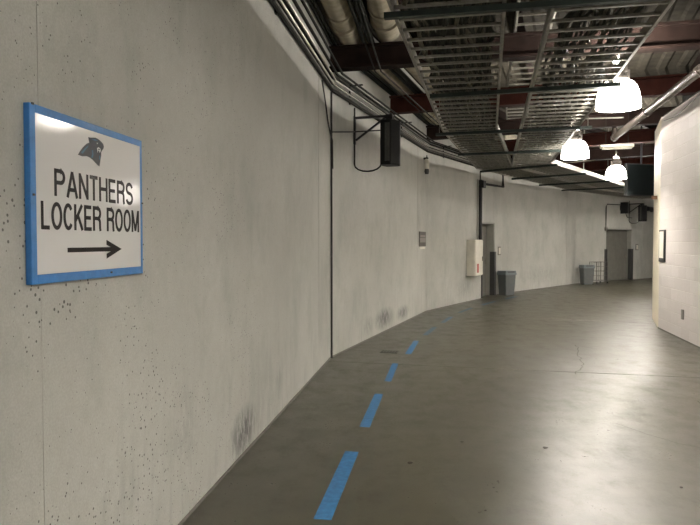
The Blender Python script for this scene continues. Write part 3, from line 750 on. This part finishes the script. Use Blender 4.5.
# local +y points into the wall's left, so out of the wall is -y
x0, x1, H = -.016, .866, .662
def fr(xa, xb, za, zb, ya=0, yb=-.03): return MB().box(((xa + xb) / 2, (ya + yb) / 2, (za + zb) / 2), (xb - xa, abs(ya - yb), zb - za))
fr(x0 + .004, x1 - .004, .004, H - .004, 0, -.022).build('board', M['whites'], sg, local=True)
for (xa, xb, za, zb) in ((x0, .018, 0, H), (.846, x1, 0, H), (.018, .846, 0, .036), (.018, .846, .631, H)):
    fr(xa, xb, za, zb, 0, -.0245).build('tape_border', M['tapeb'], sg, local=True, bevel=.003)
def arcp(cx, cy, rx, ry, a0, a1, n=10):
    return [(cx + rx * math.cos(math.radians(a0 + (a1 - a0) * k / n)), cy + ry * math.sin(math.radians(a0 + (a1 - a0) * k / n))) for k in range(n + 1)]
E_ = .075
GL = {'P': [[(E_, 0), (E_, 1)], [(0, .93), (.58, .93)] + arcp(.58, .715, .34, .215, 90, -90) + [(0, .50)]],
      'A': [[(.04, 0), (.5, .985)], [(.96, 0), (.5, .985)], [(.2, .30), (.8, .30)]],
      'N': [[(E_, 0), (E_, 1)], [(.925, 0), (.925, 1)], [(.09, .94), (.91, .06)]],
      'T': [[(.5, 0), (.5, 1)], [(0, .935), (1, .935)]], 'H': [[(E_, 0), (E_, 1)], [(.925, 0), (.925, 1)], [(0, .52), (1, .52)]],
      'E': [[(E_, 0), (E_, 1)], [(0, .935), (.95, .935)], [(0, .065), (.98, .065)], [(0, .51), (.88, .51)]],
      'R': [[(E_, 0), (E_, 1)], [(0, .93), (.58, .93)] + arcp(.58, .72, .34, .21, 90, -90) + [(0, .51)], [(.60, .5)] + arcp(.66, .34, .22, .15, 80, 0, 6) + [(.89, .12), (.94, 0)]],
      'S': [arcp(.5, .715, .40, .22, 15, 180, 10) + [(.11, .66)] + arcp(.5, .66, .37, .14, 200, 262, 4) + arcp(.5, .31, .41, .20, 80, 0, 6) + arcp(.5, .27, .41, .205, -5, -170, 12)],
      'L': [[(E_, 0), (E_, 1)], [(0, .065), (.98, .065)]], 'K': [[(E_, 0), (E_, 1)], [(.10, .36), (.90, .99)], [(.38, .60), (.94, .01)]],
      'O': [arcp(.5, .5, .425, .435, 0, 360, 28)], 'C': [arcp(.5, .5, .425, .435, 38, 322, 22)],
      'M': [[(E_, 0), (E_, 1)], [(.925, 0), (.925, 1)], [(.10, .96), (.5, .06)], [(.90, .96), (.5, .06)]]}
WID = {'T': .92, 'E': .9, 'L': .82, 'M': 1.18, 'O': 1.08, 'C': 1.02, 'A': 1.08, ' ': .45, 'H': .98, 'N': .98}
def text(body, xa, xb, za, zb, name, sw=.0158, gap=.22):
    tot = sum(WID.get(c, 1) for c in body) + gap * (len(body) - 1); un = (xb - xa) / tot; H_ = zb - za; x = xa; mb = MB()
    for c in body:
        wdt = WID.get(c, 1) * un
        for st in GL.get(c, []):
            P = [Vector((x + a * wdt, za + b * H_)) for a, b in st]; closed = (P[0] - P[-1]).length < 1e-4
            Lf, Rt = [], []
            for k, p in enumerate(P):
                d0 = (p - P[k - 1]).normalized() if k else ((P[-1] - P[-2]).normalized() if closed else None)
                d1 = (P[k + 1] - p).normalized() if k < len(P) - 1 else ((P[1] - P[0]).normalized() if closed else None)
                d = ((d0 or d1) + (d1 or d0)).normalized(); q = sw / 2 / max(.6, d.dot(d0 or d1)); nn = Vector((-d.y, d.x)) * q
                Lf.append(p + nn); Rt.append(p - nn)
            for k in range(len(P) - 1):
                a, b, c2, d2 = Lf[k], Lf[k + 1], Rt[k + 1], Rt[k]
                mb.hull8([(v.x, -.0221, v.y) for v in (a, b, c2, d2)], [(v.x, -.0229, v.y) for v in (a, b, c2, d2)])
        x += wdt + gap * un
    mb.build(name, M['ink'], sg, local=True)
text('PANTHERS', .134, .767, .335, .441, 'lettering'); text('LOCKER ROOM', .049, .827, .205, .311, 'lettering')
def plate(polys, name, m, y=-.0225, th=.0007):
    mb = MB()
    for poly in polys:
        k = len(poly); vs = [(p[0], y, p[1] - 1.44) for p in poly] + [(p[0], y - th, p[1] - 1.44) for p in poly]
        mb.add(vs, [tuple(range(k)), tuple(range(2 * k - 1, k - 1, -1))] + [(i, (i + 1) % k, k + (i + 1) % k, k + i) for i in range(k)])
    o = mb.build(name, m, sg, local=True); return o
cz = 1.5645; 
plate([[(.213, cz - .0095), (.60, cz - .0095), (.60, cz + .0095), (.213, cz + .0095)], [(.515, cz + .042), (.515, cz + .020), (.585, cz), (.515, cz - .020), (.515, cz - .042), (.652, cz)]], 'arrow', M['ink'])
head = [(.296, 1.955), (.312, 1.972), (.336, 1.993), (.362, 2.010), (.384, 2.018), (.380, 2.028), (.376, 2.040), (.394, 2.041), (.412, 2.044), (.432, 2.047), (.452, 2.045), (.468, 2.041), (.482, 2.036), (.496, 2.029), (.502, 2.019), (.497, 2.009), (.487, 2.001), (.478, 1.990), (.478, 1.978), (.473, 1.962), (.468, 1.945), (.462, 1.926), (.446, 1.932), (.428, 1.940), (.408, 1.949), (.388, 1.955), (.362, 1.958), (.328, 1.953)]
plate([head], 'emblem', M['navy'])
plate([[(.318, 1.966), (.345, 1.988), (.375, 2.006), (.372, 1.998), (.348, 1.980), (.330, 1.964)], [(.398, 2.034), (.428, 2.040), (.452, 2.037), (.43, 2.033)], [(.396, 1.957), (.404, 1.972), (.401, 1.99), (.41, 1.99), (.414, 1.972), (.408, 1.957)],
       [(.462, 1.975), (.470, 1.972), (.467, 1.955), (.461, 1.958)]], 'emblem_highlight', M['lblue'], y=-.0230)
plate([[(.440, 2.026), (.453, 2.028), (.447, 2.021)], [(.444, 2.004), (.456, 2.010), (.470, 2.006), (.474, 1.997), (.466, 1.986), (.462, 1.994), (.452, 1.994), (.448, 1.984)], [(.384, 2.043), (.404, 2.048), (.398, 2.043)]], 'emblem_highlight', M['whites'], y=-.0230)
plate([[(.452, 2.001), (.462, 2.004), (.466, 1.998), (.456, 1.996)]], 'emblem_highlight', M['navy'], y=-.0236)
for x, z in ((.0, .66), (.86, .35), (.0, .33), (.55, .02)):
    MB().box((x, -.026, z), (.012, .004, .008)).build('screw', M['guard'], sg, local=True)

# ------------------------------------------------------------------ camera, world, view
w = bpy.data.worlds.new('world'); S.world = w; w.use_nodes = True
w.node_tree.nodes['Background'].inputs[0].default_value = (.5, .5, .45, 1); w.node_tree.nodes['Background'].inputs[1].default_value = .02
cam = bpy.data.cameras.new('camera'); co = bpy.data.objects.new('camera', cam); COL.objects.link(co)
cam.sensor_width = 36; cam.lens = 640 / 700 * 36; cam.clip_end = 200
co.location = (0, 0, 1.6); co.rotation_euler = (PI / 2 - math.atan(20.5 / 640), 0, 0); S.camera = co
S.view_settings.view_transform = 'Standard'; S.view_settings.look = 'None'; S.view_settings.gamma = 1; S.view_settings.exposure = 1.72; S.view_settings.use_curve_mapping = False
